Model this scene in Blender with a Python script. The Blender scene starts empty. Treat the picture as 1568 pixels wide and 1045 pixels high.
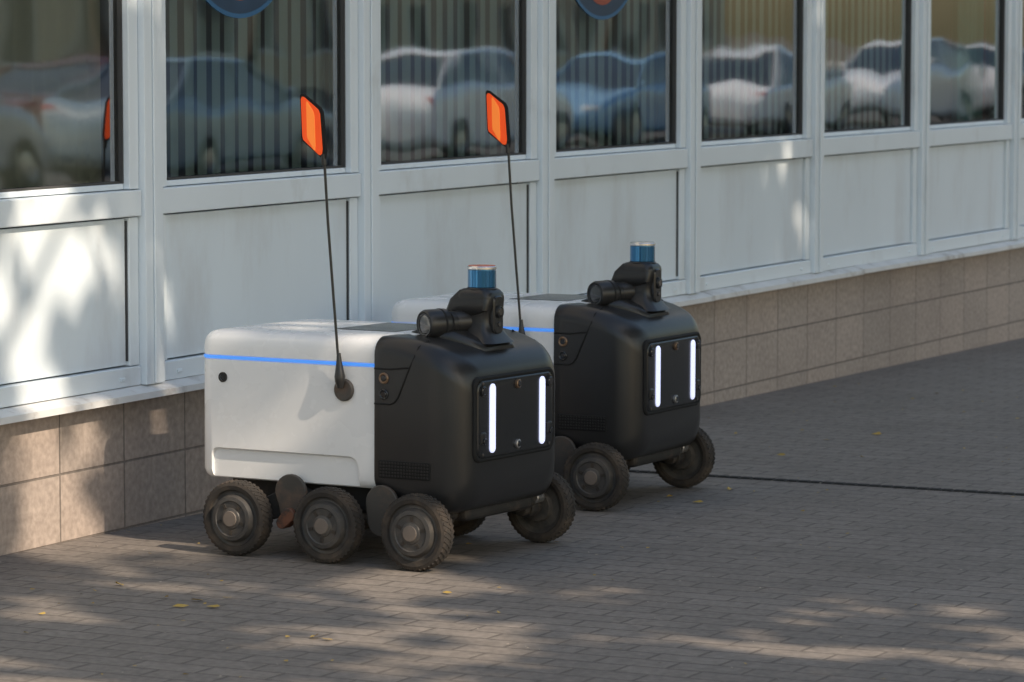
import bpy, bmesh, math, random
from mathutils import Vector, Matrix
random.seed(7)
scene = bpy.context.scene
rad = math.radians

# ------------------------------------------------------------------ helpers
def gz(x):
    x = max(-12.0, min(12.0, x))
    return -0.0103*(x-0.3085)

def link(ob, parent=None):
    scene.collection.objects.link(ob)
    if parent is not None:
        ob.parent = parent
    return ob

def empty(name, loc=(0,0,0)):
    e = bpy.data.objects.new(name, None)
    e.location = loc
    scene.collection.objects.link(e)
    return e

def obj_from_bm(name, bm, mats, parent=None, smooth=None, bevel=0, segs=2, recalc=True):
    me = bpy.data.meshes.new(name)
    if recalc: bmesh.ops.recalc_face_normals(bm, faces=bm.faces)
    bm.to_mesh(me); bm.free()
    if not isinstance(mats, (list, tuple)): mats = [mats]
    for m in mats: me.materials.append(m)
    if smooth is not None:
        for p in me.polygons: p.use_smooth = True
        me.set_sharp_from_angle(angle=rad(smooth))
    ob = bpy.data.objects.new(name, me)
    link(ob, parent)
    if bevel > 0:
        md = ob.modifiers.new('bevel', 'BEVEL'); md.width = bevel; md.segments = segs
        md.limit_method = 'ANGLE'; md.angle_limit = rad(40)
    return ob

def bbox(bm, x0, x1, y0, y1, z0, z1, mi=0):
    vs = [bm.verts.new((x, y, z)) for x in (x0, x1) for y in (y0, y1) for z in (z0, z1)]
    for f in ((0,1,3,2),(4,6,7,5),(0,4,5,1),(2,3,7,6),(0,2,6,4),(1,5,7,3)):
        fc = bm.faces.new([vs[i] for i in f]); fc.material_index = mi
    return vs

def box(name, x0, x1, y0, y1, z0, z1, mat, parent=None, bevel=0.002, segs=2, smooth=None):
    bm = bmesh.new(); bbox(bm, x0, x1, y0, y1, z0, z1)
    return obj_from_bm(name, bm, mat, parent, smooth, bevel, segs)

def rrect(a0, a1, b0, b1, r, n=6):
    if not isinstance(r, (list, tuple)): r = [r]*4
    pts = []
    cs = [(a1, b1, -1, -1, 0), (a0, b1, 1, -1, 90), (a0, b0, 1, 1, 180), (a1, b0, -1, 1, 270)]
    for (ca, cb, sa, sb, a), rr in zip(cs, r):
        for i in range(n+1):
            t = rad(a+90*i/n)
            pts.append((ca+sa*rr+math.cos(t)*rr, cb+sb*rr+math.sin(t)*rr))
    return pts

def loft(name, rings, mat, parent=None, smooth=35, cap=True, bevel=0):
    bm = bmesh.new()
    vr = [[bm.verts.new(p) for p in ring] for ring in rings]
    n = len(vr[0])
    for a, b in zip(vr[:-1], vr[1:]):
        for i in range(n):
            bm.faces.new((a[i], a[(i+1) % n], b[(i+1) % n], b[i]))
    if cap:
        bm.faces.new(vr[0]); bm.faces.new(vr[-1][::-1])
    return obj_from_bm(name, bm, mat, parent, smooth, bevel)

def lathe_bm(bm, prof, M=Matrix(), n=64, mi=0):
    rings = []
    for r, h in prof:
        if r < 1e-6:
            rings.append([bm.verts.new(M @ Vector((0, 0, h)))])
        else:
            rings.append([bm.verts.new(M @ Vector((r*math.cos(2*math.pi*i/n), r*math.sin(2*math.pi*i/n), h))) for i in range(n)])
    for a, b in zip(rings[:-1], rings[1:]):
        for i in range(n):
            j = (i+1) % n
            if len(a) == 1 and len(b) == 1: continue
            if len(a) == 1: f = bm.faces.new((a[0], b[j], b[i]))
            elif len(b) == 1: f = bm.faces.new((a[i], a[j], b[0]))
            else: f = bm.faces.new((a[i], a[j], b[j], b[i]))
            f.material_index = mi

def dirM(loc, d):
    d = Vector(d).normalized()
    return Matrix.Translation(loc) @ d.to_track_quat('Z', 'Y').to_matrix().to_4x4()

def lathe(name, prof, loc, d, mat, parent=None, n=64, smooth=35):
    bm = bmesh.new(); lathe_bm(bm, prof, dirM(loc, d), n)
    return obj_from_bm(name, bm, mat, parent, smooth)

def cyl_prof(r, h, b=0.003):
    return [(0, 0), (r-b, 0), (r, b), (r, h-b), (r-b, h), (0, h)]

def tube(name, pts, radius, mat, parent=None, res=3, cyclic=False):
    cu = bpy.data.curves.new(name, 'CURVE'); cu.dimensions = '3D'
    cu.bevel_depth = radius; cu.bevel_resolution = res
    sp = cu.splines.new('POLY'); sp.points.add(len(pts)-1)
    for p, q in zip(sp.points, pts): p.co = (*q, 1)
    sp.use_cyclic_u = cyclic
    cu.materials.append(mat)
    ob = bpy.data.objects.new(name, cu)
    return link(ob, parent)

# ------------------------------------------------------------------ materials
def mat(name, col, rough=0.5, metal=0.0, var=0.0, vscale=5.0, bump=0.0, bscale=60.0, emis=None, es=0.0,
        dirt=None, dscale=3.0, dlo=0.5, dhi=0.75, stretch=(1,1,1), coat=0.0, rvar=0.0, spec=None):
    m = bpy.data.materials.new(name); m.use_nodes = True
    nt = m.node_tree; N = nt.nodes; L = nt.links
    b = N['Principled BSDF']
    b.inputs['Base Color'].default_value = (*col, 1)
    b.inputs['Roughness'].default_value = rough
    b.inputs['Metallic'].default_value = metal
    if coat: b.inputs['Coat Weight'].default_value = coat; b.inputs['Coat Roughness'].default_value = 0.15
    if spec is not None: b.inputs['Specular IOR Level'].default_value = spec
    if emis:
        b.inputs['Emission Color'].default_value = (*emis, 1); b.inputs['Emission Strength'].default_value = es
    tc = N.new('ShaderNodeTexCoord'); mp = N.new('ShaderNodeMapping')
    mp.inputs['Scale'].default_value = stretch
    L.new(tc.outputs['Object'], mp.inputs['Vector'])
    last = None
    if var > 0:
        no = N.new('ShaderNodeTexNoise'); no.inputs['Scale'].default_value = vscale; no.inputs['Detail'].default_value = 4
        L.new(mp.outputs[0], no.inputs['Vector'])
        mx = N.new('ShaderNodeMix'); mx.data_type = 'RGBA'
        mx.inputs['A'].default_value = (*[c*(1-var) for c in col], 1)
        mx.inputs['B'].default_value = (*[min(1, c*(1+var)) for c in col], 1)
        L.new(no.outputs['Fac'], mx.inputs['Factor'])
        last = mx.outputs['Result']
    if dirt:
        no = N.new('ShaderNodeTexNoise'); no.inputs['Scale'].default_value = dscale; no.inputs['Detail'].default_value = 7
        no.inputs['Roughness'].default_value = 0.65
        L.new(mp.outputs[0], no.inputs['Vector'])
        mr = N.new('ShaderNodeMapRange'); mr.inputs['From Min'].default_value = dlo; mr.inputs['From Max'].default_value = dhi
        L.new(no.outputs['Fac'], mr.inputs['Value'])
        mx = N.new('ShaderNodeMix'); mx.data_type = 'RGBA'
        if last: L.new(last, mx.inputs['A'])
        else: mx.inputs['A'].default_value = (*col, 1)
        mx.inputs['B'].default_value = (*dirt, 1)
        L.new(mr.outputs[0], mx.inputs['Factor'])
        last = mx.outputs['Result']
    if last: L.new(last, b.inputs['Base Color'])
    if rvar > 0:
        no = N.new('ShaderNodeTexNoise'); no.inputs['Scale'].default_value = 9; no.inputs['Detail'].default_value = 3
        L.new(mp.outputs[0], no.inputs['Vector'])
        mr = N.new('ShaderNodeMapRange'); mr.inputs['To Min'].default_value = rough-rvar; mr.inputs['To Max'].default_value = rough+rvar
        L.new(no.outputs['Fac'], mr.inputs['Value']); L.new(mr.outputs[0], b.inputs['Roughness'])
    if bump > 0:
        no = N.new('ShaderNodeTexNoise'); no.inputs['Scale'].default_value = bscale; no.inputs['Detail'].default_value = 3
        L.new(mp.outputs[0], no.inputs['Vector'])
        bp = N.new('ShaderNodeBump'); bp.inputs['Strength'].default_value = 1; bp.inputs['Distance'].default_value = bump
        L.new(no.outputs['Fac'], bp.inputs['Height']); L.new(bp.outputs[0], b.inputs['Normal'])
    return m

def brick_mat(name, cA, cB, mortar, axes, bw, bh, msize, offset, rough=0.85, bump=0.003, stain=(0.1,0.08,0.06), stain_amt=0.4, shift=(0,0)):
    m = bpy.data.materials.new(name); m.use_nodes = True
    nt = m.node_tree; N = nt.nodes; L = nt.links
    b = N['Principled BSDF']; b.inputs['Roughness'].default_value = rough
    tc = N.new('ShaderNodeTexCoord'); sx = N.new('ShaderNodeSeparateXYZ'); cx = N.new('ShaderNodeCombineXYZ')
    L.new(tc.outputs['Object'], sx.inputs[0])
    ax = {'x': 0, 'y': 1, 'z': 2}
    for i in range(2):
        ad = N.new('ShaderNodeMath'); ad.operation = 'ADD'; ad.inputs[1].default_value = shift[i]
        L.new(sx.outputs[ax[axes[i]]], ad.inputs[0]); L.new(ad.outputs[0], cx.inputs[i])
    br = N.new('ShaderNodeTexBrick')
    br.inputs['Scale'].default_value = 1.0; br.inputs['Brick Width'].default_value = bw; br.inputs['Row Height'].default_value = bh
    br.inputs['Mortar Size'].default_value = msize; br.inputs['Mortar Smooth'].default_value = 0.3; br.offset = offset
    br.inputs['Color1'].default_value = (*cA, 1); br.inputs['Color2'].default_value = (*cB, 1); br.inputs['Mortar'].default_value = (*mortar, 1)
    L.new(cx.outputs[0], br.inputs['Vector'])
    n1 = N.new('ShaderNodeTexNoise'); n1.inputs['Scale'].default_value = 1.1; n1.inputs['Detail'].default_value = 7; n1.inputs['Roughness'].default_value = 0.7
    L.new(tc.outputs['Object'], n1.inputs['Vector'])
    mr = N.new('ShaderNodeMapRange'); mr.inputs['From Min'].default_value = 0.38; mr.inputs['From Max'].default_value = 0.7
    mr.inputs['To Max'].default_value = stain_amt
    L.new(n1.outputs['Fac'], mr.inputs['Value'])
    mx = N.new('ShaderNodeMix'); mx.data_type = 'RGBA'
    L.new(br.outputs['Color'], mx.inputs['A']); mx.inputs['B'].default_value = (*stain, 1); L.new(mr.outputs[0], mx.inputs['Factor'])
    n2 = N.new('ShaderNodeTexNoise'); n2.inputs['Scale'].default_value = 45; n2.inputs['Detail'].default_value = 5
    L.new(tc.outputs['Object'], n2.inputs['Vector'])
    mr2 = N.new('ShaderNodeMapRange'); mr2.inputs['To Min'].default_value = 0.5; mr2.inputs['To Max'].default_value = 1.5
    L.new(n2.outputs['Fac'], mr2.inputs['Value'])
    mul = N.new('ShaderNodeVectorMath'); mul.operation = 'SCALE'
    L.new(mx.outputs['Result'], mul.inputs[0]); L.new(mr2.outputs[0], mul.inputs['Scale'])
    L.new(mul.outputs[0], b.inputs['Base Color'])
    inv = N.new('ShaderNodeMath'); inv.operation = 'SUBTRACT'; inv.inputs[0].default_value = 1; L.new(br.outputs['Fac'], inv.inputs[1])
    ad = N.new('ShaderNodeMath'); ad.operation = 'MULTIPLY_ADD'; ad.inputs[1].default_value = 0.25
    L.new(n2.outputs['Fac'], ad.inputs[0]); L.new(inv.outputs[0], ad.inputs[2])
    bp = N.new('ShaderNodeBump'); bp.inputs['Strength'].default_value = 1; bp.inputs['Distance'].default_value = bump
    L.new(ad.outputs[0], bp.inputs['Height']); L.new(bp.outputs[0], b.inputs['Normal'])
    return m

M_frame = mat('white_painted_frame', (0.78,0.85,0.90), 0.42, var=0.05, vscale=4, dirt=(0.50,0.50,0.49), dscale=2.5, dlo=0.56, dhi=0.86, stretch=(1,1,0.5))
M_panel = mat('white_panel', (0.76,0.84,0.90), 0.36, var=0.07, vscale=1.5, dirt=(0.58,0.60,0.62), dscale=1.8, dlo=0.50, dhi=0.86, stretch=(1.6,1,0.5), bump=0.0012, bscale=4)
M_gap = mat('dark_gap', (0.03,0.03,0.03), 0.9)
M_gasket_gap = mat('gasket_and_dark_gap', (0.06,0.06,0.06), 0.7)
M_sill = mat('metal_sill', (0.70,0.70,0.69), 0.5, var=0.15, vscale=8, dirt=(0.25,0.2,0.16), dscale=7, dlo=0.52, dhi=0.8)
M_tile = brick_mat('plinth_tile', (0.45,0.37,0.32), (0.39,0.33,0.29), (0.18,0.155,0.135), 'xz', 0.37, 0.215, 0.004, 0.0, rough=0.6, stain=(0.26,0.21,0.18), stain_amt=0.55, shift=(0.04,2.15))
M_pave = brick_mat('paving_bricks', (0.240,0.210,0.184), (0.205,0.180,0.158), (0.125,0.108,0.094), 'yx', 0.20, 0.10, 0.005, 0.5, rough=0.75, bump=0.003, stain=(0.14,0.12,0.102), stain_amt=0.65)
M_blind = mat('blind_fabric', (0.64,0.78,0.80), 0.9, var=0.15, vscale=3, stretch=(1,1,0.2))
M_curt = mat('teal_curtain', (0.22,0.55,0.53), 0.9, var=0.2, vscale=3)
M_curt2 = mat('pale_curtain', (0.74,0.73,0.64), 0.9, var=0.15, vscale=3)
M_room = mat('interior_wall', (0.30,0.32,0.32), 0.9, var=0.1)
M_stucco = mat('stucco', (0.6,0.58,0.54), 0.9, var=0.1, bump=0.002)
M_asph = mat('asphalt', (0.07,0.07,0.072), 0.9, var=0.3, vscale=6, bump=0.002, bscale=80)
M_soil = mat('ground_soil', (0.12,0.10,0.07), 0.95, var=0.3, vscale=2)
M_grass = mat('grass', (0.06,0.09,0.03), 0.95, var=0.5, vscale=8, dirt=(0.16,0.12,0.05), dscale=4)
M_kerb = mat('kerb_concrete', (0.32,0.31,0.29), 0.85, var=0.15, bump=0.002)
M_drain = mat('drain_rubber', (0.03,0.03,0.03), 0.8, bump=0.003, bscale=40)
M_mark = mat('road_paint', (0.7,0.7,0.68), 0.7, var=0.1)

def glass_mat(name, tint, ior, bumpd):
    m = bpy.data.materials.new(name); m.use_nodes = True
    nt = m.node_tree; N = nt.nodes; L = nt.links
    N.remove(N['Principled BSDF']); out = N['Material Output']
    tr = N.new('ShaderNodeBsdfTransparent'); tr.inputs[0].default_value = (*tint, 1)
    gl = N.new('ShaderNodeBsdfGlossy'); gl.inputs['Roughness'].default_value = 0.026; gl.inputs['Color'].default_value = (0.97,0.98,1,1)
    fr = N.new('ShaderNodeFresnel'); fr.inputs['IOR'].default_value = ior
    mu = N.new('ShaderNodeMath'); mu.operation = 'MULTIPLY'; mu.inputs[1].default_value = 1.35; mu.use_clamp = True
    mx = N.new('ShaderNodeMixShader')
    L.new(fr.outputs[0], mu.inputs[0])
    L.new(mu.outputs[0], mx.inputs[0]); L.new(tr.outputs[0], mx.inputs[1]); L.new(gl.outputs[0], mx.inputs[2])
    L.new(mx.outputs[0], out.inputs[0])
    tc = N.new('ShaderNodeTexCoord'); mp = N.new('ShaderNodeMapping'); mp.inputs['Scale'].default_value = (1.0, 1, 1.5)
    L.new(tc.outputs['Object'], mp.inputs[0])
    no = N.new('ShaderNodeTexNoise'); no.inputs['Scale'].default_value = 1.6; no.inputs['Detail'].default_value = 1
    L.new(mp.outputs[0], no.inputs['Vector'])
    bp = N.new('ShaderNodeBump'); bp.inputs['Distance'].default_value = bumpd
    L.new(no.outputs['Fac'], bp.inputs['Height']); L.new(bp.outputs[0], gl.inputs['Normal'])
    return m
M_glass = glass_mat('window_glass', (0.86,0.95,0.98), 3.0, 0.0018)

M_wh = mat('robot_white_shell', (0.87,0.87,0.87), 0.27, var=0.02, vscale=3, dirt=(0.72,0.69,0.64), dscale=3, dlo=0.58, dhi=0.95, rvar=0.06)
M_bk = mat('robot_black_shell', (0.022,0.0215,0.022), 0.31, var=0.15, vscale=4, bump=0.0003, bscale=400, rvar=0.05)
M_bk2 = mat('robot_black_gloss', (0.02,0.021,0.023), 0.24, rvar=0.08)
M_seam = mat('seam', (0.006,0.006,0.006), 0.8)
M_under = mat('chassis_black', (0.022,0.02,0.019), 0.7, dirt=(0.10,0.075,0.055), dscale=12, dlo=0.5, dhi=0.8)
M_arm = mat('chassis_arm', (0.06,0.055,0.05), 0.55, var=0.2, dirt=(0.16,0.10,0.07), dscale=9, dlo=0.5, dhi=0.75)
M_rust = mat('copper_bracket', (0.20,0.08,0.045), 0.55, var=0.3, vscale=20, dirt=(0.05,0.04,0.035), dscale=18, dlo=0.45, dhi=0.6)
M_tyre = mat('tyre_rubber', (0.034,0.029,0.025), 0.85, dirt=(0.13,0.095,0.068), dscale=14, dlo=0.45, dhi=0.85)
M_hub = mat('wheel_hub', (0.06,0.057,0.055), 0.45, dirt=(0.15,0.125,0.10), dscale=16, dlo=0.45, dhi=0.8)
M_cap = mat('hub_cap', (0.19,0.155,0.13), 0.6, var=0.2, vscale=30)
M_silver = mat('silver_bracket', (0.45,0.43,0.42), 0.4, metal=0.8, var=0.1)
M_blue = mat('blue_stripe', (0.05,0.25,0.8), 0.4, emis=(0.10,0.36,1.0), es=0.55)
M_led = mat('led_bar', (0.75,0.80,1.0), 0.4, emis=(0.66,0.70,1.0), es=1.0)
M_lens = mat('camera_lens', (0.01,0.01,0.012), 0.08, coat=1.0)
M_ring = mat('lens_ring', (0.25,0.16,0.10), 0.35, metal=0.6)
M_lidar = mat('lidar_glass', (0.012,0.17,0.38), 0.10, metal=0.75, coat=1.0)
M_lcap = mat('lidar_cap', (0.85,0.82,0.80), 0.25, metal=0.85)
M_ltop = mat('lidar_copper_top', (0.80,0.20,0.11), 0.35, metal=0.3)  # orange sunlight reflection painted into the disc colour, not copper
M_orange = mat('orange_flag', (0.95,0.10,0.012), 0.45, emis=(1.0,0.08,0.006), es=0.35)  # emission stands in for light glowing through the translucent panel
M_orange2 = mat('orange_flag_glow', (1.0,0.26,0.04), 0.45, emis=(1.0,0.22,0.03), es=0.45)  # stronger emission paints the brighter glow in the flag's middle

# ------------------------------------------------------------------ ground
def sheet(name, x0, x1, y0, y1, dz, m, xs=None):
    bm = bmesh.new()
    xs = [x0] + [x for x in (-12, 12) if x0 < x < x1] + [x1]
    prev = None
    for x in xs:
        a = bm.verts.new((x, y0, gz(x)+dz)); b = bm.verts.new((x, y1, gz(x)+dz))
        if prev: bm.faces.new((prev[0], a, b, prev[1]))
        prev = (a, b)
    return obj_from_bm(name, bm, m, recalc=False)
sheet('ground', -400, 400, -400, 400, -0.16, M_soil)
sheet('pavement', -60, 120, -7.5, 0.3, 0.0, M_pave)
sheet('grass', -60, 120, -11.4, -7.62, -0.03, M_grass)
sheet('road', -60, 120, -23, -11.5, -0.14, M_asph)
sheet('pavement', -60, 120, -27, -23.1, -0.02, M_pave)
for i, (ya, yb) in enumerate(((-7.62, -7.5), (-11.52, -11.4), (-23.12, -23.0))):
    bm = bmesh.new()
    xs = [-60, -12, 12, 120]
    for a, b in zip(xs[:-1], xs[1:]):
        v = [bm.verts.new((x, y, gz(x)+z)) for x in (a, b) for y in (ya, yb) for z in (-0.16, 0.004)]
        for f in ((0,1,3,2),(4,6,7,5),(0,4,5,1),(2,3,7,6),(1,5,7,3)): bm.faces.new([v[k] for k in f])
    obj_from_bm('kerb', bm, M_kerb)
bm = bmesh.new()
for k in range(30):
    x = -40+5*k
    v = [bm.verts.new(p) for p in ((x, -14.3, gz(x)-0.134), (x+2, -14.3, gz(x+2)-0.134), (x+2, -14.15, gz(x+2)-0.134), (x, -14.15, gz(x)-0.134))]
    bm.faces.new(v)
obj_from_bm('road_marking', bm, M_mark)
bm = bmesh.new()
for i in range(150):
    y0 = -0.75-0.045*i
    w = 0.013
    xx = 2.955
    bbox(bm, xx-w, xx+w, y0-0.034, y0, gz(xx)-0.01, gz(xx)+0.006)
bbox(bm, 2.955-0.020, 2.955+0.020, -7.49, -0.75, gz(2.955)-0.02, gz(2.955)+0.003)
obj_from_bm('drainage_channel', bm, M_drain)

# fallen leaves and grit
M_leafy = mat('fallen_leaf', (0.46,0.31,0.07), 0.7, var=0.4, vscale=3)
M_grit = mat('grit', (0.42,0.37,0.31), 0.9, var=0.4, vscale=9)
bm = bmesh.new()
def leaf(x, y, s):
    a = random.uniform(0, 6.28); z = gz(x)+0.004
    L_ = [(-1,0,0.0),(-0.4,0.45,0.15),(0.4,0.4,0.25),(1,0,0.1),(0.4,-0.45,0.0),(-0.4,-0.4,0.05)]
    vs = [bm.verts.new((x+s*(p*math.cos(a)-q*math.sin(a)), y+s*(p*math.sin(a)+q*math.cos(a)), z+s*h*random.uniform(0.5,2.0))) for p, q, h in L_]
    bm.faces.new(vs[:4]); bm.faces.new([vs[0]]+vs[3:])
for _ in range(230):
    leaf(random.uniform(-3, 12), -abs(random.gauss(0, 2.4))-0.03, random.uniform(0.004, 0.012))
for _ in range(12):
    leaf(random.uniform(-1.8, 0.2), -random.uniform(0.1, 2.2), random.uniform(0.008, 0.016))
for (x, y, s) in ((-1.55,-0.95,.024),(-0.62,-1.02,.024),(-0.58,-1.1,.022),(-0.5,-1.0,.020),(-0.42,-1.05,.016),(-0.05,-1.55,.018),(-0.9,-1.6,.024),(-0.92,-1.65,.018),(-0.35,-.65,.020),
                  (4.6,-1.1,.024),(4.3,-1.0,.018),(3.7,-1.05,.022),(3.35,-0.9,.018),(2.6,-1.3,.02),(2.2,-1.35,.02),(2.3,-1.2,.018),(5.5,-1.4,.02),(3.1,-1.0,.02)):
    leaf(x, y, s)
obj_from_bm('fallen_leaves', bm, M_leafy)
bm = bmesh.new()
for _ in range(900):
    leaf(random.uniform(-3, 9), -random.uniform(0.02, 4.5), random.uniform(0.002, 0.006))
obj_from_bm('pavement_grit', bm, M_grit)

# ------------------------------------------------------------------ shop building
B = empty('shop_building')
K0, K1 = -5, 16
SP = 1.46; XM = 0.845
XL = XM+K0*SP; XR = XM+K1*SP
bf = bmesh.new(); bp_ = bmesh.new(); bk = bmesh.new(); bl = bmesh.new(); bsl = bmesh.new(); bcur = bmesh.new(); bcur2 = bmesh.new()
ZW = 1.085; ZT = 2.75
def drape(tb, c0, c1, y_, amp, kk):
    n = int((c1-c0)/0.014); prev = None
    for i in range(n+1):
        x = c0+(c1-c0)*i/n; y = y_+amp*math.sin(i*1.1+kk)+amp*.5*math.sin(i*.37)
        p = (tb.verts.new((x, y, 0.9)), tb.verts.new((x, y, 2.8)))
        if prev: tb.faces.new((prev[0], p[0], p[1], prev[1]))
        prev = p
for k in range(K0, K1+1):
    xm = XM+k*SP
    bbox(bf, xm-0.055, xm+0.055, -0.032, 0.05, 0.455, ZT+0.1)
    bbox(bf, xm-0.012, xm+0.012, -0.040, -0.033, 0.458, ZT+0.098)
    if k == K1: continue
    a = xm+0.058; b = xm+SP-0.058
    for s0, s1 in ((a, a+0.055), (b-0.055, b)):
        bbox(bf, s0, s1, -0.010, 0.05, ZW, ZT)
        bbox(bf, s0, s1, -0.006, 0.05, 0.52, 0.995)
    bbox(bf, a, b, -0.020, 0.05, 0.999, ZW-0.003)
    bbox(bf, a, b, -0.012, 0.05, 0.455, 0.517)
    bbox(bf, a, b, -0.012, 0.05, ZT+0.003, ZT+0.1)
    for z0, z1 in ((ZW, ZW+0.018), (ZT-0.018, ZT)):
        bbox(bf, a+0.058, b-0.058, 0.012, 0.06, z0, z1)
    bbox(bp_, a+0.059, b-0.0595, 0.008, 0.03, 0.523, 0.992)
    if -1 <= k <= 2:
        bbox(bk, b-0.0585, b-0.0556, 0.001, 0.03, 0.535, 0.985, 1)  # solid dark strip put in for the shaded crack at the panel edge
    bbox(bk, a+0.0555, a+0.062, 0.016, 0.05, ZW+0.019, ZT-0.019, 1)
    bbox(bk, b-0.062, b-0.0555, 0.012, 0.050, ZW+0.019, ZT-0.019, 1)
    bbox(bk, a+0.063, b-0.0625, 0.021, 0.05, ZW+0.0185, ZW+0.026, 1)
    for xx in (a+0.10, b-0.13):
        bbox(bf, xx, xx+0.03, -0.018, -0.011, 0.475, 0.487)
    v = [bl.verts.new(p) for p in ((a+0.06, 0.027, ZW), (b-0.06, 0.027, ZW), (b-0.06, 0.027, ZT), (a+0.06, 0.027, ZT))]
    bl.faces.new(v)
    if k <= -1:
        drape(bcur2, a, b-0.06, 0.10, 0.012, k)
    elif k >= 5:
        drape(bcur, a, a+0.5, 0.16, 0.02, k); drape(bcur, b-0.45, b, 0.16, 0.02, k)
    else:
        x = a+0.03
        while x < b+0.05:
            w = 0.089; t = rad(random.uniform(7, 15)); y = 0.115
            dx = w/2*math.cos(t); dy = w/2*math.sin(t)
            sk = random.uniform(-0.006, 0.006)
            v = [bsl.verts.new(p) for p in ((x-dx+sk, y-dy, 0.95), (x+dx+sk, y+dy, 0.95), (x+dx, y+dy, 2.9), (x-dx, y-dy, 2.9))]
            bsl.faces.new(v)
            x += random.uniform(0.082, 0.098)
bbox(bk, XL, XR, 0.052, 0.07, 0.44, 1.02, 0)  # dark backing sheet painting the shade inside the frame gaps
obj_from_bm('window_frames', bf, M_frame, B, bevel=0.0035)
obj_from_bm('lower_panels', bp_, M_panel, B, bevel=0.002)
obj_from_bm('glass_panes', bl, M_glass, B, recalc=False)
obj_from_bm('gaskets_and_dark_gaps', bk, [M_gap, M_gasket_gap], B)
obj_from_bm('vertical_blinds', bsl, M_blind, B, recalc=False)
obj_from_bm('curtains', bcur, M_curt, B, smooth=80)
obj_from_bm('pale_curtains', bcur2, M_curt2, B, smooth=80)
bm = bmesh.new()
prof = [(-0.012, 0.4565), (-0.066, 0.440), (-0.068, 0.420), (-0.064, 0.420), (-0.062, 0.436), (0.02, 0.444), (0.02, 0.4565)]
seg = [XL-1 + i*1.83 for i in range(int((XR-XL+2)/1.83)+1)]
for s in seg:
    dz = random.uniform(-0.004, 0.004)
    ra = [bm.verts.new((s+0.001, y, z+dz-0.003)) for y, z in prof]; rb = [bm.verts.new((s+1.828, y, z-dz-0.003)) for y, z in prof]
    for i in range(len(prof)):
        j = (i+1) % len(prof); bm.faces.new((ra[i], ra[j], rb[j], rb[i]))
    bm.faces.new(ra); bm.faces.new(rb[::-1])
obj_from_bm('sill_flashing', bm, M_sill, B)
box('plinth', XL-1, XR+1, 0.0, 0.3, -0.6, 0.43, M_tile, B, bevel=0.003)
bm = bmesh.new()
bbox(bm, XL-1, XR+1, -0.05, 0.3, ZT+0.1, 4.2)
bbox(bm, XL-1, XR+1, -0.15, 0.3, 4.2, 4.4)
bbox(bm, XL-1, XL-0.06, 0.0, 0.3, 0.43, ZT+0.1)
bbox(bm, XR+0.06, XR+1, 0.0, 0.3, 0.43, ZT+0.1)
bbox(bm, XL-1, XR+1, 0.3, 8, 4.22, 4.4)
bbox(bm, XL-1, XL-0.7, 0.3, 8, -0.5, 4.2)
bbox(bm, XR+0.7, XR+1, 0.3, 8, -0.5, 4.2)
bbox(bm, XL-1, XR+1, 8, 8.3, -0.5, 4.2)
obj_from_bm('upper_wall', bm, M_stucco, B, bevel=0.01)
bm = bmesh.new()
bbox(bm, XL-0.6, XR+0.6, 3.0, 3.1, 0, 3.0)
bbox(bm, XL-0.6, XR+0.6, 0.31, 3.0, 0.3, 0.4)
bbox(bm, XL-0.6, XR+0.6, 0.31, 3.0, 3.0, 3.1)
obj_from_bm('interior_room', bm, M_room, B)
M_navy = mat('sticker_navy', (0.015,0.045,0.10), 0.4, var=0.2)
M_sblue = mat('sticker_blue', (0.03,0.13,0.28), 0.4)
M_sred = mat('sticker_red', (0.35,0.07,0.04), 0.4)
for xc in (1.48, 4.38):
    E = empty('round_window_sticker', (xc, 0.0245, 2.06))
    lathe('rim', [(0.415,0),(0.43,0),(0.43,0.0015),(0.415,0.0015)], (0,0,0), (0,-1,0), M_sblue, E, 72)
    lathe('disc', [(0,0.0006),(0.415,0.0006)], (0,0,0), (0,-1,0), M_navy, E, 72)
    lathe('emblem', [(0,0.0016),(0.2,0.0016),(0.2,0.001)], (0.0,0,-0.17), (0,-1,0), M_sred, E, 48)

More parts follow.
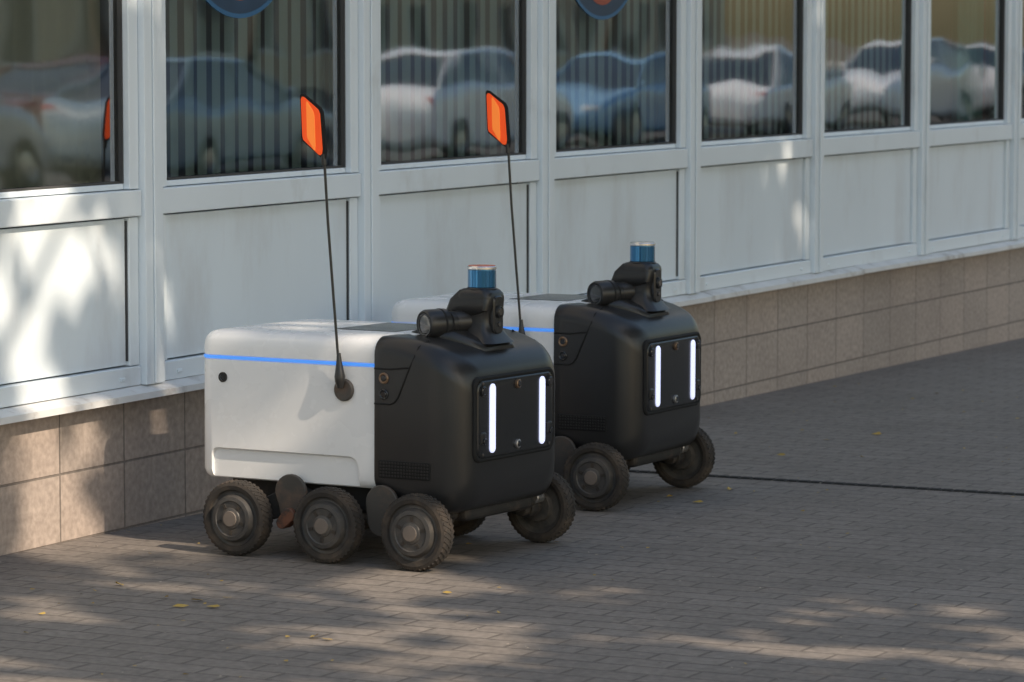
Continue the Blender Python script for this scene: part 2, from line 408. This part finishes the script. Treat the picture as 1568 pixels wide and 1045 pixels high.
# ------------------------------------------------------------------ delivery robot
def wheel_mesh():
    bm = bmesh.new()
    M = Matrix.Rotation(rad(90), 4, 'X')   # local z -> -y (outer side)
    lathe_bm(bm, [(.084,-.022),(.088,-.028),(.100,-.030),(.109,-.026),(.1125,-.016),(.1135,0),(.1125,.016),(.109,.026),(.100,.030),(.088,.028),(.084,.022)], M, 72, 0)
    lathe_bm(bm, [(.086,.020),(.078,.017),(.074,.018),(.0715,.026),(.0665,.038),(.055,.040),(.052,.037),(.033,.037),(.031,.0405),(.024,.043)], M, 64, 1)
    lathe_bm(bm, [(.024,.043),(.0225,.046),(0,.047)], M, 48, 2)
    lathe_bm(bm, [(.086,-.020),(.07,-.010),(.05,-.012),(.045,-.03),(0,-.032)], M, 48, 1)
    n = 42
    for i in range(n):
        for s in (-1, 1):
            t = 2*math.pi*(i+(0.5 if s > 0 else 0))/n
            R = Matrix.Rotation(t, 4, 'Y') @ Matrix.Translation((0.1125, 0.0135*s, 0)) @ Matrix.Rotation(rad(32*s), 4, 'X')
            vs = bbox(bm, -0.003, 0.0028, -0.0135, 0.0135, -0.0038, 0.0038, 0)
            for v in vs:
                if v.co.y*s > 0.01: v.co.x -= 0.0035
                v.co = R @ v.co
    for i in range(5):
        t = 2*math.pi*i/5+0.3
        R = Matrix.Rotation(t, 4, 'Y')
        vs = bbox(bm, 0.036, 0.050, -0.0395, -0.036, -0.005, 0.005, 0)
        for v in vs: v.co = R @ v.co
    me = bpy.data.meshes.new('wheel')
    bmesh.ops.recalc_face_normals(bm, faces=bm.faces)
    bm.to_mesh(me); bm.free()
    for m in (M_tyre, M_hub, M_cap): me.materials.append(m)
    for p in me.polygons: p.use_smooth = True
    me.set_sharp_from_angle(angle=rad(32))
    return me
WHEEL = wheel_mesh()

def xring(x, hw, z0, z1, r, n=7, yc=0, shear=0.0):
    return [(x+shear*(z-z0), y+yc, z) for y, z in rrect(-hw, hw, z0, z1, r, n)]
def zring(z, x0, x1, hw, r, n=8):
    return [(x, y, z) for x, y in rrect(x0, x1, -hw, hw, r, n)]

def build_robot(name):
    E = empty(name)
    def zr(z, i, off=0.0):
        rr = max(0.055-i, 0.02)
        return zring(z, -0.83+i-off, -0.12, 0.31-i+off, [0.006, rr, rr, 0.006])
    rings = [zr(.222, .03), zr(.225, .016), zr(.234, .006), zr(.25, 0), zr(.40, 0), zr(.55,0), zr(.589, 0), zr(.591, .003), zr(.601, .003), zr(.603, 0), zr(.63, 0),
             zr(.645, .003), zr(.657, .008), zr(.667, .017), zr(.674, .03), zr(.678, .046), zr(.680, .07), zr(.684, .16)]
    wb = loft('cargo_box', rings, M_wh, E, smooth=28)
    for s in (-1, 1):
        pts = rrect(-0.775, -0.245, 0.12, 0.312, [0.035, 0.02, 0.01, 0.01], 8)
        bm = bmesh.new()
        a = [bm.verts.new((x, s*0.298, z)) for x, z in pts]; b = [bm.verts.new((x, s*0.36, z)) for x, z in rrect(-0.787, -0.233, 0.10, 0.345, [0.05, 0.03, 0.01, 0.01], 8)]
        n = len(a)
        for i in range(n): bm.faces.new((a[i], a[(i+1) % n], b[(i+1) % n], b[i]))
        bm.faces.new(a); bm.faces.new(b[::-1])
        bmesh.ops.recalc_face_normals(bm, faces=bm.faces)
        me = bpy.data.meshes.new('cutter'); bm.to_mesh(me); bm.free()
        co = bpy.data.objects.new('cutter', me); scene.collection.objects.link(co)
        md = wb.modifiers.new('cut', 'BOOLEAN'); md.operation = 'DIFFERENCE'; md.object = co; md.solver = 'EXACT'
        dg = bpy.context.evaluated_depsgraph_get(); dg.update()
        newme = bpy.data.meshes.new_from_object(wb.evaluated_get(dg))
        wb.modifiers.clear(); wb.data = newme
        bpy.data.objects.remove(co)
    for p in wb.data.polygons: p.use_smooth = True
    wb.data.set_sharp_from_angle(angle=rad(28))
    wb.data.materials.clear(); wb.data.materials.append(M_wh)
    loft('blue_stripe', [zr(.5915, .0025), zr(.592, 0, .0012), zr(.600, 0, .0012), zr(.6005, .0025)], M_blue, E, cap=False)
    box('lid_panel', -0.44, -0.22, -0.14, 0.17, 0.680, 0.6855, M_bk2, E, 0.002)
    # --- black head
    hr = [(-.186,.3135,.214,.679,.050),(-.183,.3155,.210,.682,.052),(-.15,.3165,.198,.683,.056),(-.10,.318,.182,.681,.060),(-.05,.318,.170,.673,.062),(0,.317,.162,.660,.064),
          (.035,.313,.160,.648,.066),(.062,.305,.163,.636,.070),(.083,.293,.170,.622,.072),(.098,.279,.181,.607,.072),(.108,.264,.196,.592,.070),(.114,.248,.215,.577,.065),(.117,.228,.24,.560,.055)]
    loft('front_shell', [xring(x, hw, a, b, r) for x, hw, a, b, r in hr], M_bk, E, smooth=50)
    sad = []
    for x, hw, z1 in ((-.175,.13,.688),(-.14,.15,.697),(-.08,.155,.699),(-.02,.14,.692),(.03,.115,.671),(.065,.09,.645)):
        sad.append([(x, y, z) for y, z in rrect(-hw, hw, .60, z1, .02, 6)])
    loft('hood_saddle', sad, M_bk, E, smooth=50)
    # fascia
    fr_ = lambda x, g: [(x, y, z) for y, z in rrect(-.243+g, .232-g, .316+g, .566-g, .030, 7)]
    loft('fascia_rim', [fr_(.095, -.004), fr_(.119, -.003), fr_(.124, .002), fr_(.123, .008), fr_(.118, .011)], M_seam, E, smooth=30)
    loft('fascia', [fr_(.105, .010), fr_(.1225, .010), fr_(.1255, .014)], M_bk2, E, smooth=30)
    for s in (-1, 1):
        lb = lambda x, g: [(x, y, z) for y, z in rrect(s*.150-.0155+g, s*.150+.0155-g, .338+g, .545-g, .015-g, 6)]
        loft('led_bar', [lb(.12, 0), lb(.1285, 0), lb(.131, .003)], M_led, E, smooth=30)
        yc = s*.200-.004
        lathe('fascia_camera', cyl_prof(.013, .012, .002), (.121, yc, .528), (1,0,0), M_lens, E, 28)
        lathe('fascia_camera_ring', [(.013,0),(.017,0),(.017,.010),(.013,.010)], (.121, yc, .528), (1,0,0), M_bk, E, 28)
        box('corner_sensor', .10, .131, yc-.014, yc+.014, .366, .404, M_bk, E, .005)
        lathe('corner_sensor_lens', cyl_prof(.009, .006, .001), (.130, yc, .376), (1,0,0), M_lens, E, 20)
        for zz in (.336, .548):
            lathe('fascia_screw', cyl_prof(.005, .004, .001), (.124, yc, zz), (1,0,0), M_arm, E, 16)
    for (y, z, r) in ((0.0, .534, .014), (0.0, .352, .014)):
        lathe('center_camera', cyl_prof(r*.6, .012, .001), (.124, y, z), (1,0,0), M_lens, E, 24)
        lathe('center_camera_ring', [(r*.6,0),(r,0),(r,.008),(r*.75,.010),(r*.6,.008)], (.124, y, z), (1,0,0), M_ring if z > .5 else M_silver, E, 24)
    for s in (-1, 1):
        seam = [(-.184, s*.3165, .483), (-.128, s*.3185, .483), (-.112, s*.3190, .490), (-.100, s*.3190, .505), (-.058, s*.3175, .600), (-.046, s*.314, .627), (-.042, s*.297, .655), (-.036, s*.25, .6725)]
        tube('panel_seam', seam, .0028, M_seam, E)
        tube('panel_seam', [(-.184, s*.3165, .588), (-.125, s*.3187, .588), (-.075, s*.3185, .594), (-.062, s*.318, .594)], .0028, M_seam, E)
        for (x, z, r) in ((-.150, .560, .017), (-.150, .512, .016)):
            lathe('side_camera', cyl_prof(r*.55, .008, .001), (x, s*.314, z), (0, s, 0), M_lens, E, 24)
            lathe('side_camera_ring', [(r*.55,0),(r,0),(r,.006),(r*.8,.0085),(r*.55,.006)], (x, s*.314, z), (0, s, 0), M_ring if z > .53 else M_bk2, E, 24)
        bm = bmesh.new()
        yv0, yv1 = sorted((s*.312, s*.3205))
        bbox(bm, -.168, .012, yv0, yv1, .262, .315)
        obj_from_bm('vent_back', bm, M_seam, E, bevel=.003)
        bm = bmesh.new()
        for i in range(17):
            for j in range(5):
                x = -.162+i*.0102; z = .2665+j*.0096
                a0, a1 = sorted((s*.320, s*.3225)); bbox(bm, x, x+.0062, a0, a1, z, z+.0055)
        obj_from_bm('vent_grille', bm, M_bk, E)
        lathe('corner_camera', cyl_prof(.011, .010, .002), (.085, s*.272, .545), (.75, s*.66, 0), M_lens, E, 24)
        lathe('corner_camera_ring', [(.011,0),(.016,0),(.016,.009),(.011,.009)], (.085, s*.272, .545), (.75, s*.66, 0), M_ring, E, 24)
        lathe('mount_plug', cyl_prof(.010, .003, .001), (-.735, s*.309, .535), (0, s, 0), M_bk2, E, 24)
        lathe('mount_plug_ring', [(.010,0),(.0155,0),(.0155,.004),(.010,.004)], (-.735, s*.309, .535), (0, s, 0), M_under, E, 24)
    # --- turret
    tr = [(.655,-.095,.082,.080,.03),(.672,-.074,.066,.068,.028),(.690,-.058,.052,.058,.026),(.712,-.046,.046,.050,.022),(.738,-.042,.046,.048,.02),(.755,-.050,.050,.050,.02),(.770,-.058,.054,.053,.02),
          (.790,-.064,.056,.055,.022),(.803,-.064,.054,.054,.024),(.812,-.058,.047,.048,.024),(.817,-.050,.040,.042,.022)]
    loft('turret', [[(x, y, z) for x, y in rrect(a, b, -h, h, r, 6)] for z, a, b, h, r in tr], M_bk, E, smooth=45)
    tw = [(.734,-.075,.0,.046,.014),(.746,-.094,.030,.055,.012),(.753,-.097,.048,.057,.014),(.785,-.086,.054,.056,.018),(.803,-.070,.052,.050,.022),(.813,-.060,.046,.044,.02)]
    loft('turret_wedge', [[(x, y, z) for x, y in rrect(a, b, -h, h, r, 6)] for z, a, b, h, r in tw], M_bk, E, smooth=28)
    fs = lambda x, g: [(x, y, z) for y, z in rrect(-.028+g, .028-g, .680+g, .797-g, .016, 6)]
    loft('turret_front_plate', [fs(.02, 0), fs(.056, 0), fs(.061, .004)], M_bk2, E, smooth=30)
    lathe('turret_camera', cyl_prof(.014, .010, .003), (.058, 0, .748), (1,0,0), M_lens, E, 32)
    lathe('turret_camera_ring', [(.014,0),(.020,0),(.019,.009),(.014,.010)], (.058, 0, .748), (1,0,0), M_bk, E, 32)
    lathe('turret_camera', cyl_prof(.007, .005, .001), (.059, 0, .710), (1,0,0), M_lens, E, 20)
    lathe('lidar_collar', cyl_prof(.047, .008, .003), (0,0,.812), (0,0,1), M_bk, E, 48)
    lathe('lidar_glass', cyl_prof(.0435, .054, .002), (0,0,.820), (0,0,1), M_lidar, E, 64)
    lathe('lidar_cap', cyl_prof(.0445, .012, .003), (0,0,.8735), (0,0,1), M_lcap, E, 64)
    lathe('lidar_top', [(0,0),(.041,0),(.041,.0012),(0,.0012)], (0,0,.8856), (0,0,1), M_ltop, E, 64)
    for s in (-1, 1):
        d = Vector((-.42, s*.9, -.02)).normalized()
        p0 = Vector((-.03, s*.02, .716))+d*.030
        lathe('side_pod_arm', [(0,-.05),(.036,-.05),(.036,.045),(.033,.05),(0,.05)], p0, d, M_bk, E, 40)
        lathe('side_pod', [(0,.03),(.034,.03),(.037,.034),(.037,.050),(.043,.058),(.0455,.066),(.0455,.128),(.042,.136),(.038,.137),(.036,.131),(0,.131)], p0, d, M_bk, E, 48)
        lathe('side_pod_lens', [(0,.0),(.028,0),(.032,-.001)], p0+d*.134, d, M_lens, E, 40)
        lathe('side_pod_ring', [(.029,0),(.036,0),(.035,.003),(.029,.002)], p0+d*.133, d, M_bk2, E, 40)
        lathe('side_pod_band', [(.0455,0),(.0465,.001),(.0465,.006),(.0455,.007)], p0+d*.078, d, M_seam, E, 48)
    # --- flag pole on the right side
    lathe('pole_mount_disc', cyl_prof(.034, .014, .004), (-.292, -.309, .518), (0,-1,0), M_arm, E, 40)
    lathe('pole_boot', [(0,-.02),(.010,-.02),(.0155,0),(.0165,.015),(.0135,.03),(.011,.045),(.0085,.06),(.006,.085),(0,.086)], (-.295,-.333,.545), (-.06,0,1), M_bk, E, 24)
    top = Vector((-.350, -.336, 1.212))
    tube('flag_pole', [(-.296,-.333,.55), (-.318,-.3345,.80), (-.337,-.3355,1.02), tuple(top)], .0042, M_bk, E)
    lathe('flag_clamp', cyl_prof(.0075, .035, .002), top-Vector((.0,0,.022)), (-.1,0,1), M_bk, E, 20)
    outer = [(.006,-.002),(.009,.02),(-.002,.135),(-.010,.150),(-.070,.190),(-.080,.192),(-.085,.184),(-.078,.060),(-.074,.048),(-.008,.0)]
    cxy = (-.040, .095)
    inner = [(cxy[0]+(x-cxy[0])*.82-.003, cxy[1]+(z-cxy[1])*.90) for x, z in outer]
    def plate(nm, pts, y0, y1, m, xo=0):
        loft(nm, [[(top.x+x, top.y+y, top.z+z) for x, z in pts] for y in (y0, y1)], m, E, smooth=20, bevel=.0012)
    plate('flag_frame', outer, -.004, .004, M_seam)
    plate('flag_panel', inner, -.0062, .0062, M_orange)
    strip = [(cxy[0]+(x-cxy[0])*.36-.004, cxy[1]+(z-cxy[1])*.76) for x, z in outer]
    plate('flag_glow_patch', strip, -.0075, .0075, M_orange2)  # patch with the panel's brighter glow painted in
    # --- chassis
    box('chassis', -.76, .04, -.235, .235, .135, .245, M_under, E, .02, 3)
    box('chin_skid', -.10, .07, -.20, .20, .130, .20, M_under, E, .02, 3)
    wx = (0.0, -.31, -.64)
    for s in (-1, 1):
        for x in wx:
            w = bpy.data.objects.new('wheel', WHEEL); link(w, E)
            w.location = (x, s*.370, .1155)
            w.rotation_euler = (0, random.uniform(0, 6), 0 if s < 0 else math.pi)
            lathe('axle', cyl_prof(.02, .11, .002), (x, s*.24, .1155), (0, s, 0), M_under, E, 24)
        def arm(nm, a, b, r, y0, y1, m):
            (ax, az), (bx, bz) = a, b
            t = math.atan2(bz-az, bx-ax); pts = []
            for i in range(13): q = t+rad(90+180*i/12); pts.append((ax+r[0]*math.cos(q), az+r[0]*math.sin(q)))
            for i in range(13): q = t+rad(-90+180*i/12); pts.append((bx+r[1]*math.cos(q), bz+r[1]*math.sin(q)))
            loft(nm, [[(x, s*y, z) for x, z in pts] for y in (y0, y1)], m, E, smooth=30, bevel=.003)
        arm('rocker_arm', (-.64,.1155), (-.475,.175), (.028,.045), .27, .315, M_under)
        arm('rocker_arm', (-.31,.1155), (-.475,.175), (.028,.045), .272, .313, M_under)
        arm('rocker_arm', (0,.1155), (-.155,.175), (.028,.045), .27, .315, M_under)
        arm('pivot_plate', (-.475,.198), (-.475,.150), (.056,.040), .318, .332, M_arm)
        arm('pivot_plate', (-.150,.185), (-.150,.135), (.056,.050), .318, .332, M_arm)
        arm('pivot_bracket', (-.475,.13), (-.50,.105), (.022,.018), .300, .345, M_rust)
        arm('steering_bracket', (-.035,.135), (.02,.150), (.020,.018), .285, .330, M_silver)
        arm('front_arm', (-.12,.17), (0,.14), (.035,.028), .20, .285, M_under)
    return E

R1 = build_robot('delivery_robot')
def place(E, x, y, yaw):
    E.rotation_mode = 'QUATERNION'
    E.location = (x, y, gz(x))
    E.rotation_quaternion = (Matrix.Rotation(0.0103, 3, 'Y') @ Matrix.Rotation(rad(yaw), 3, 'Z')).to_quaternion()
place(R1, .688, -1.284, -93.7)
R2 = empty('delivery_robot.001')
for ch in list(R1.children):
    c = bpy.data.objects.new(ch.name.split('.')[0], ch.data); link(c, R2)
    c.location = ch.location; c.rotation_euler = ch.rotation_euler
    if ch.name.startswith('lidar_top'):
        c.data = ch.data.copy(); c.data.materials.clear(); c.data.materials.append(M_lcap)
    for md in ch.modifiers:
        if md.type == 'BEVEL':
            n = c.modifiers.new('bevel', 'BEVEL'); n.width = md.width; n.segments = md.segments; n.limit_method = 'ANGLE'; n.angle_limit = md.angle_limit
place(R2, 2.221, -1.127, -89.7)

# ------------------------------------------------------------------ street: parked cars (seen mirrored in the windows)
M_cglass = mat('car_glass', (0.02,0.025,0.03), 0.05, coat=1)
M_ctyre = mat('car_tyre', (0.02,0.02,0.02), 0.9)
M_rim = mat('car_rim', (0.5,0.5,0.5), 0.3, metal=0.9)
M_head = mat('car_headlight', (0.8,0.8,0.8), 0.1, coat=1)
M_tail = mat('car_taillight', (0.5,0.02,0.01), 0.2, coat=1)
def car(x, y, col, yaw=0, k=1.0):
    m = mat('car_paint', col, 0.25, metal=0.1, coat=1)
    E = empty('parked_car', (x, y, gz(x)-0.14)); E.rotation_euler = (0, 0, rad(yaw)); E.scale = (k, 1, k**2)
    secs = [(-2.2,.68,.40,.72,.08),(-2.15,.78,.32,.86,.1),(-2.0,.85,.25,.95,.12),(-1.5,.89,.22,.99,.12),(-.5,.9,.21,.97,.12),(.7,.9,.21,.95,.12),(1.2,.89,.21,.92,.14),(1.8,.86,.23,.82,.16),(2.1,.78,.28,.72,.14),(2.2,.68,.36,.60,.1)]
    loft('body', [xring(a, hw, z0, z1, r) for a, hw, z0, z1, r in secs], m, E, smooth=50)
    loft('cabin_glass', [[(px, py, z) for px, py in rrect(a, b, -h, h, .1, 6)] for z, a, b, h in ((.88,-1.85,1.05,.80),(1.1,-1.62,.72,.75),(1.38,-1.25,.22,.64),(1.43,-1.15,.10,.6))], M_cglass, E, smooth=50)
    loft('roof', [[(px, py, z) for px, py in rrect(a, b, -h, h, .1, 6)] for z, a, b, h in ((1.39,-1.27,.24,.655),(1.43,-1.2,.16,.64),(1.465,-1.0,-.05,.54))], m, E, smooth=50)
    for s in (-1, 1):
        for p in ([(1.02, s*.80, .92), (.24, s*.655, 1.39)], [(-.38, s*.79, .93), (-.42, s*.66, 1.40)], [(-1.83, s*.80, .93), (-1.25, s*.655, 1.39)]):
            tube('pillar', p, .035, m, E)
        for xw in (-1.35, 1.35):
            lathe('tyre', [(0,0),(.18,0),(.30,.0),(.325,.02),(.325,.18),(.30,.2),(.19,.2)], (xw, s*.72, .325), (0, s, 0), M_ctyre, E, 32)
            lathe('rim', [(.19,.19),(.17,.175),(.05,.19),(0,.19)], (xw, s*.72, .325), (0, s, 0), M_rim, E, 16)
        box('headlight', 2.0, 2.17, s*.62-.12, s*.62+.12, .6, .7, M_head, E, .03)
        box('taillight', -2.17, -2.0, s*.66-.1, s*.66+.1, .72, .86, M_tail, E, .03)
        box('mirror', .68, .8, min(s*.86, s*1.02), max(s*.86, s*1.02), .95, 1.07, m, E, .03)
    return E
car(29.5, -17.2, (0.20,0.28,0.34))
car(36.2, -17.0, (0.88,0.89,0.90), 0, 1.02)
car(42.0, -17.2, (0.20,0.38,0.58), 180)
car(48.2, -17.1, (0.88,0.89,0.90))
car(54.5, -17.1, (0.88,0.88,0.88), 180, 1.05)
car(61.0, -17.2, (0.65,0.65,0.66))
car(23.0, -17.2, (0.45,0.46,0.48))
car(33.0, -21.5, (0.45,0.08,0.04), 180)
car(45.0, -21.4, (0.6,0.6,0.62), 180)

OB = empty('apartment_building')
M_ob = mat('facade_plaster', (0.60,0.48,0.34), 0.9, var=0.1)
M_ow = mat('facade_window', (0.04,0.06,0.08), 0.1)
M_oframe = mat('facade_trim', (0.75,0.74,0.7), 0.6)
bm = bmesh.new(); bbox(bm, 30, 110, -56, -44, -0.5, 9)
obj_from_bm('walls', bm, M_ob, OB)
bm = bmesh.new(); bm2 = bmesh.new()
for i in range(26):
    for j in range(3):
        x = 31.5+i*3; z = 0.9+j*2.9
        bbox(bm, x, x+1.5, -44.03, -43.98, z, z+1.6)
        bbox(bm2, x-.1, x+1.6, -43.99, -43.93, z-.12, z-.01)
        bbox(bm2, x-.1, x-.01, -43.99, -43.95, z, z+1.6); bbox(bm2, x+1.51, x+1.6, -43.99, -43.95, z, z+1.6)
obj_from_bm('windows', bm, M_ow, OB); obj_from_bm('window_trim', bm2, M_oframe, OB)
box('roof_cornice', 29.7, 110.3, -56.3, -43.6, 9, 9.4, M_oframe, OB)

# ------------------------------------------------------------------ trees
M_bark = mat('bark', (0.10,0.08,0.06), 0.9, var=0.3, vscale=12, bump=0.01, bscale=14, stretch=(1,1,.3))
def leaf_mat(name, c):
    m = bpy.data.materials.new(name); m.use_nodes = True
    N = m.node_tree.nodes; L = m.node_tree.links
    b = N['Principled BSDF']
    g = N.new('ShaderNodeNewGeometry'); mx = N.new('ShaderNodeMix'); mx.data_type = 'RGBA'
    mx.inputs['A'].default_value = (*[v*.6 for v in c], 1); mx.inputs['B'].default_value = (*[v*1.5 for v in c], 1)
    L.new(g.outputs['Random Per Island'], mx.inputs['Factor']); L.new(mx.outputs['Result'], b.inputs['Base Color'])
    b.inputs['Roughness'].default_value = .6
    return m
M_leafA = leaf_mat('foliage_green', (0.09,0.12,0.035))
M_leafB = leaf_mat('foliage_autumn', (0.26,0.18,0.04))
def limb(bm, p0, p1, r0, r1, n=8):
    d = (Vector(p1)-Vector(p0)); q = d.to_track_quat('Z', 'Y')
    a = [bm.verts.new(Vector(p0)+q @ Vector((r0*math.cos(6.283*i/n), r0*math.sin(6.283*i/n), 0))) for i in range(n)]
    b = [bm.verts.new(Vector(p1)+q @ Vector((r1*math.cos(6.283*i/n), r1*math.sin(6.283*i/n), 0))) for i in range(n)]
    for i in range(n): bm.faces.new((a[i], a[(i+1) % n], b[(i+1) % n], b[i]))
def tree_meshes(seed, nclump, nleaf, R, zc, H, spread, ls=1.0):
    rnd = random.Random(seed)
    bt = bmesh.new(); bl_ = bmesh.new()
    limb(bt, (0,0,-.3), (.05,.03,2.2), .2, .15); limb(bt, (.05,.03,2.2), (0,.1,4.5), .15, .10); limb(bt, (0,.1,4.5), (.1,0,zc+H*.6), .10, .03)
    cl = []
    for i in range(nclump):
        while True:
            p = Vector((rnd.uniform(-1,1), rnd.uniform(-1,1), rnd.uniform(-1,1)))
            if .25 < p.length < 1: break
        p = Vector((p.x*R, p.y*R, zc+p.z*H)); cl.append(p)
        if i % 3 == 0:
            s = Vector((.02, .05, min(max(2.3, p.z-1.5), zc+1)))
            mid = s.lerp(p, .5)+Vector((0,0,.15)); limb(bt, s, mid, .06, .035, 6); limb(bt, mid, p, .035, .012, 6)
    for p in cl:
        sp = spread*rnd.uniform(.7, 1.2)
        for _ in range(nleaf):
            c = p+Vector((rnd.gauss(0, sp), rnd.gauss(0, sp), rnd.gauss(0, sp*.7)))
            u = Vector((rnd.gauss(0,1), rnd.gauss(0,1), rnd.gauss(0,1))).normalized(); w = u.orthogonal().normalized()
            s = rnd.uniform(.06, .10)*ls
            vs = [bl_.verts.new(c+q) for q in (u*s*1.3, w*s*.8, -u*s*1.3, -w*s*.8)]
            bl_.faces.new(vs)
    m1 = bpy.data.meshes.new('trunk'); bt.to_mesh(m1); bt.free(); m1.materials.append(M_bark)
    for p in m1.polygons: p.use_smooth = True
    m2 = bpy.data.meshes.new('crown'); bl_.to_mesh(m2); bl_.free()
    return m1, m2
TA = tree_meshes(3, 115, 130, 2.9, 7.2, 2.7, .30, 1.3)
TB = tree_meshes(11, 78, 60, 2.6, 7.0, 2.6, .13, 1.05)
TC = tree_meshes(8, 46, 110, 2.5, 7.4, 2.1, .3, 1.1)
TA[1].materials.append(M_leafA); TB[1].materials.append(M_leafB); TC[1].materials.append(M_leafB)
def tree(x, y, T, rz, s=1.0):
    E = empty('street_tree', (x, y, gz(x)-0.05)); E.rotation_euler = (0, 0, rz); E.scale = (s, s, s)
    for nm, me in zip(('trunk', 'crown'), T): link(bpy.data.objects.new(nm, me), E)
for (x, y, T, rz, s) in ((0.85,-9.8,TA,.3,1.0),(5.2,-9.6,TA,2.1,1.0),(9.6,-9.9,TA,4.0,1.0),(1.0,-11.0,TA,1.3,1.08),(-3.7,-8.6,TB,.5,1.0)):
    tree(x, y, T, rz, s)
for i, x in enumerate((30, 38, 47, 58, 70)):
    tree(x, -30-(i % 2)*3, TC if i % 2 else TA, i*1.3, 1.0)

# ------------------------------------------------------------------ light
S = Vector((-.30, -1.0, .80)).normalized()
elev = math.asin(S.z)
sun = bpy.data.lights.new('sun', 'SUN'); sun.energy = 5.0; sun.angle = rad(0.5); sun.color = (1.0, .84, .66)
so = bpy.data.objects.new('sun', sun); scene.collection.objects.link(so)
so.rotation_euler = S.to_track_quat('Z', 'Y').to_euler()
w = bpy.data.worlds.new('World'); scene.world = w; w.use_nodes = True
N = w.node_tree.nodes; L = w.node_tree.links
sky = N.new('ShaderNodeTexSky'); sky.sky_type = 'NISHITA'; sky.sun_disc = False
sky.sun_elevation = elev; sky.sun_rotation = math.atan2(S.x, S.y)
sky.dust_density = 1.8; sky.air_density = 1.7; sky.ozone_density = 2.5
L.new(sky.outputs[0], N['Background'].inputs[0]); N['Background'].inputs[1].default_value = 0.15

# ------------------------------------------------------------------ camera
cam = bpy.data.cameras.new('camera'); co = bpy.data.objects.new('camera', cam); scene.collection.objects.link(co)
cam.sensor_width = 36; cam.lens = 5475/1568*36; cam.clip_end = 2000; cam.clip_start = .05
co.location = (-8.939, -6.148, 1.6)
h = rad(26.3); p = rad(5.015)
d = Vector((math.cos(h)*math.cos(p), math.sin(h)*math.cos(p), -math.sin(p)))
co.rotation_euler = d.to_track_quat('-Z', 'Y').to_euler()
cam.dof.use_dof = True; cam.dof.focus_distance = 10.75; cam.dof.aperture_fstop = 7.0
scene.camera = co
scene.view_settings.view_transform = 'Standard'; scene.view_settings.look = 'None'; scene.view_settings.exposure = 0
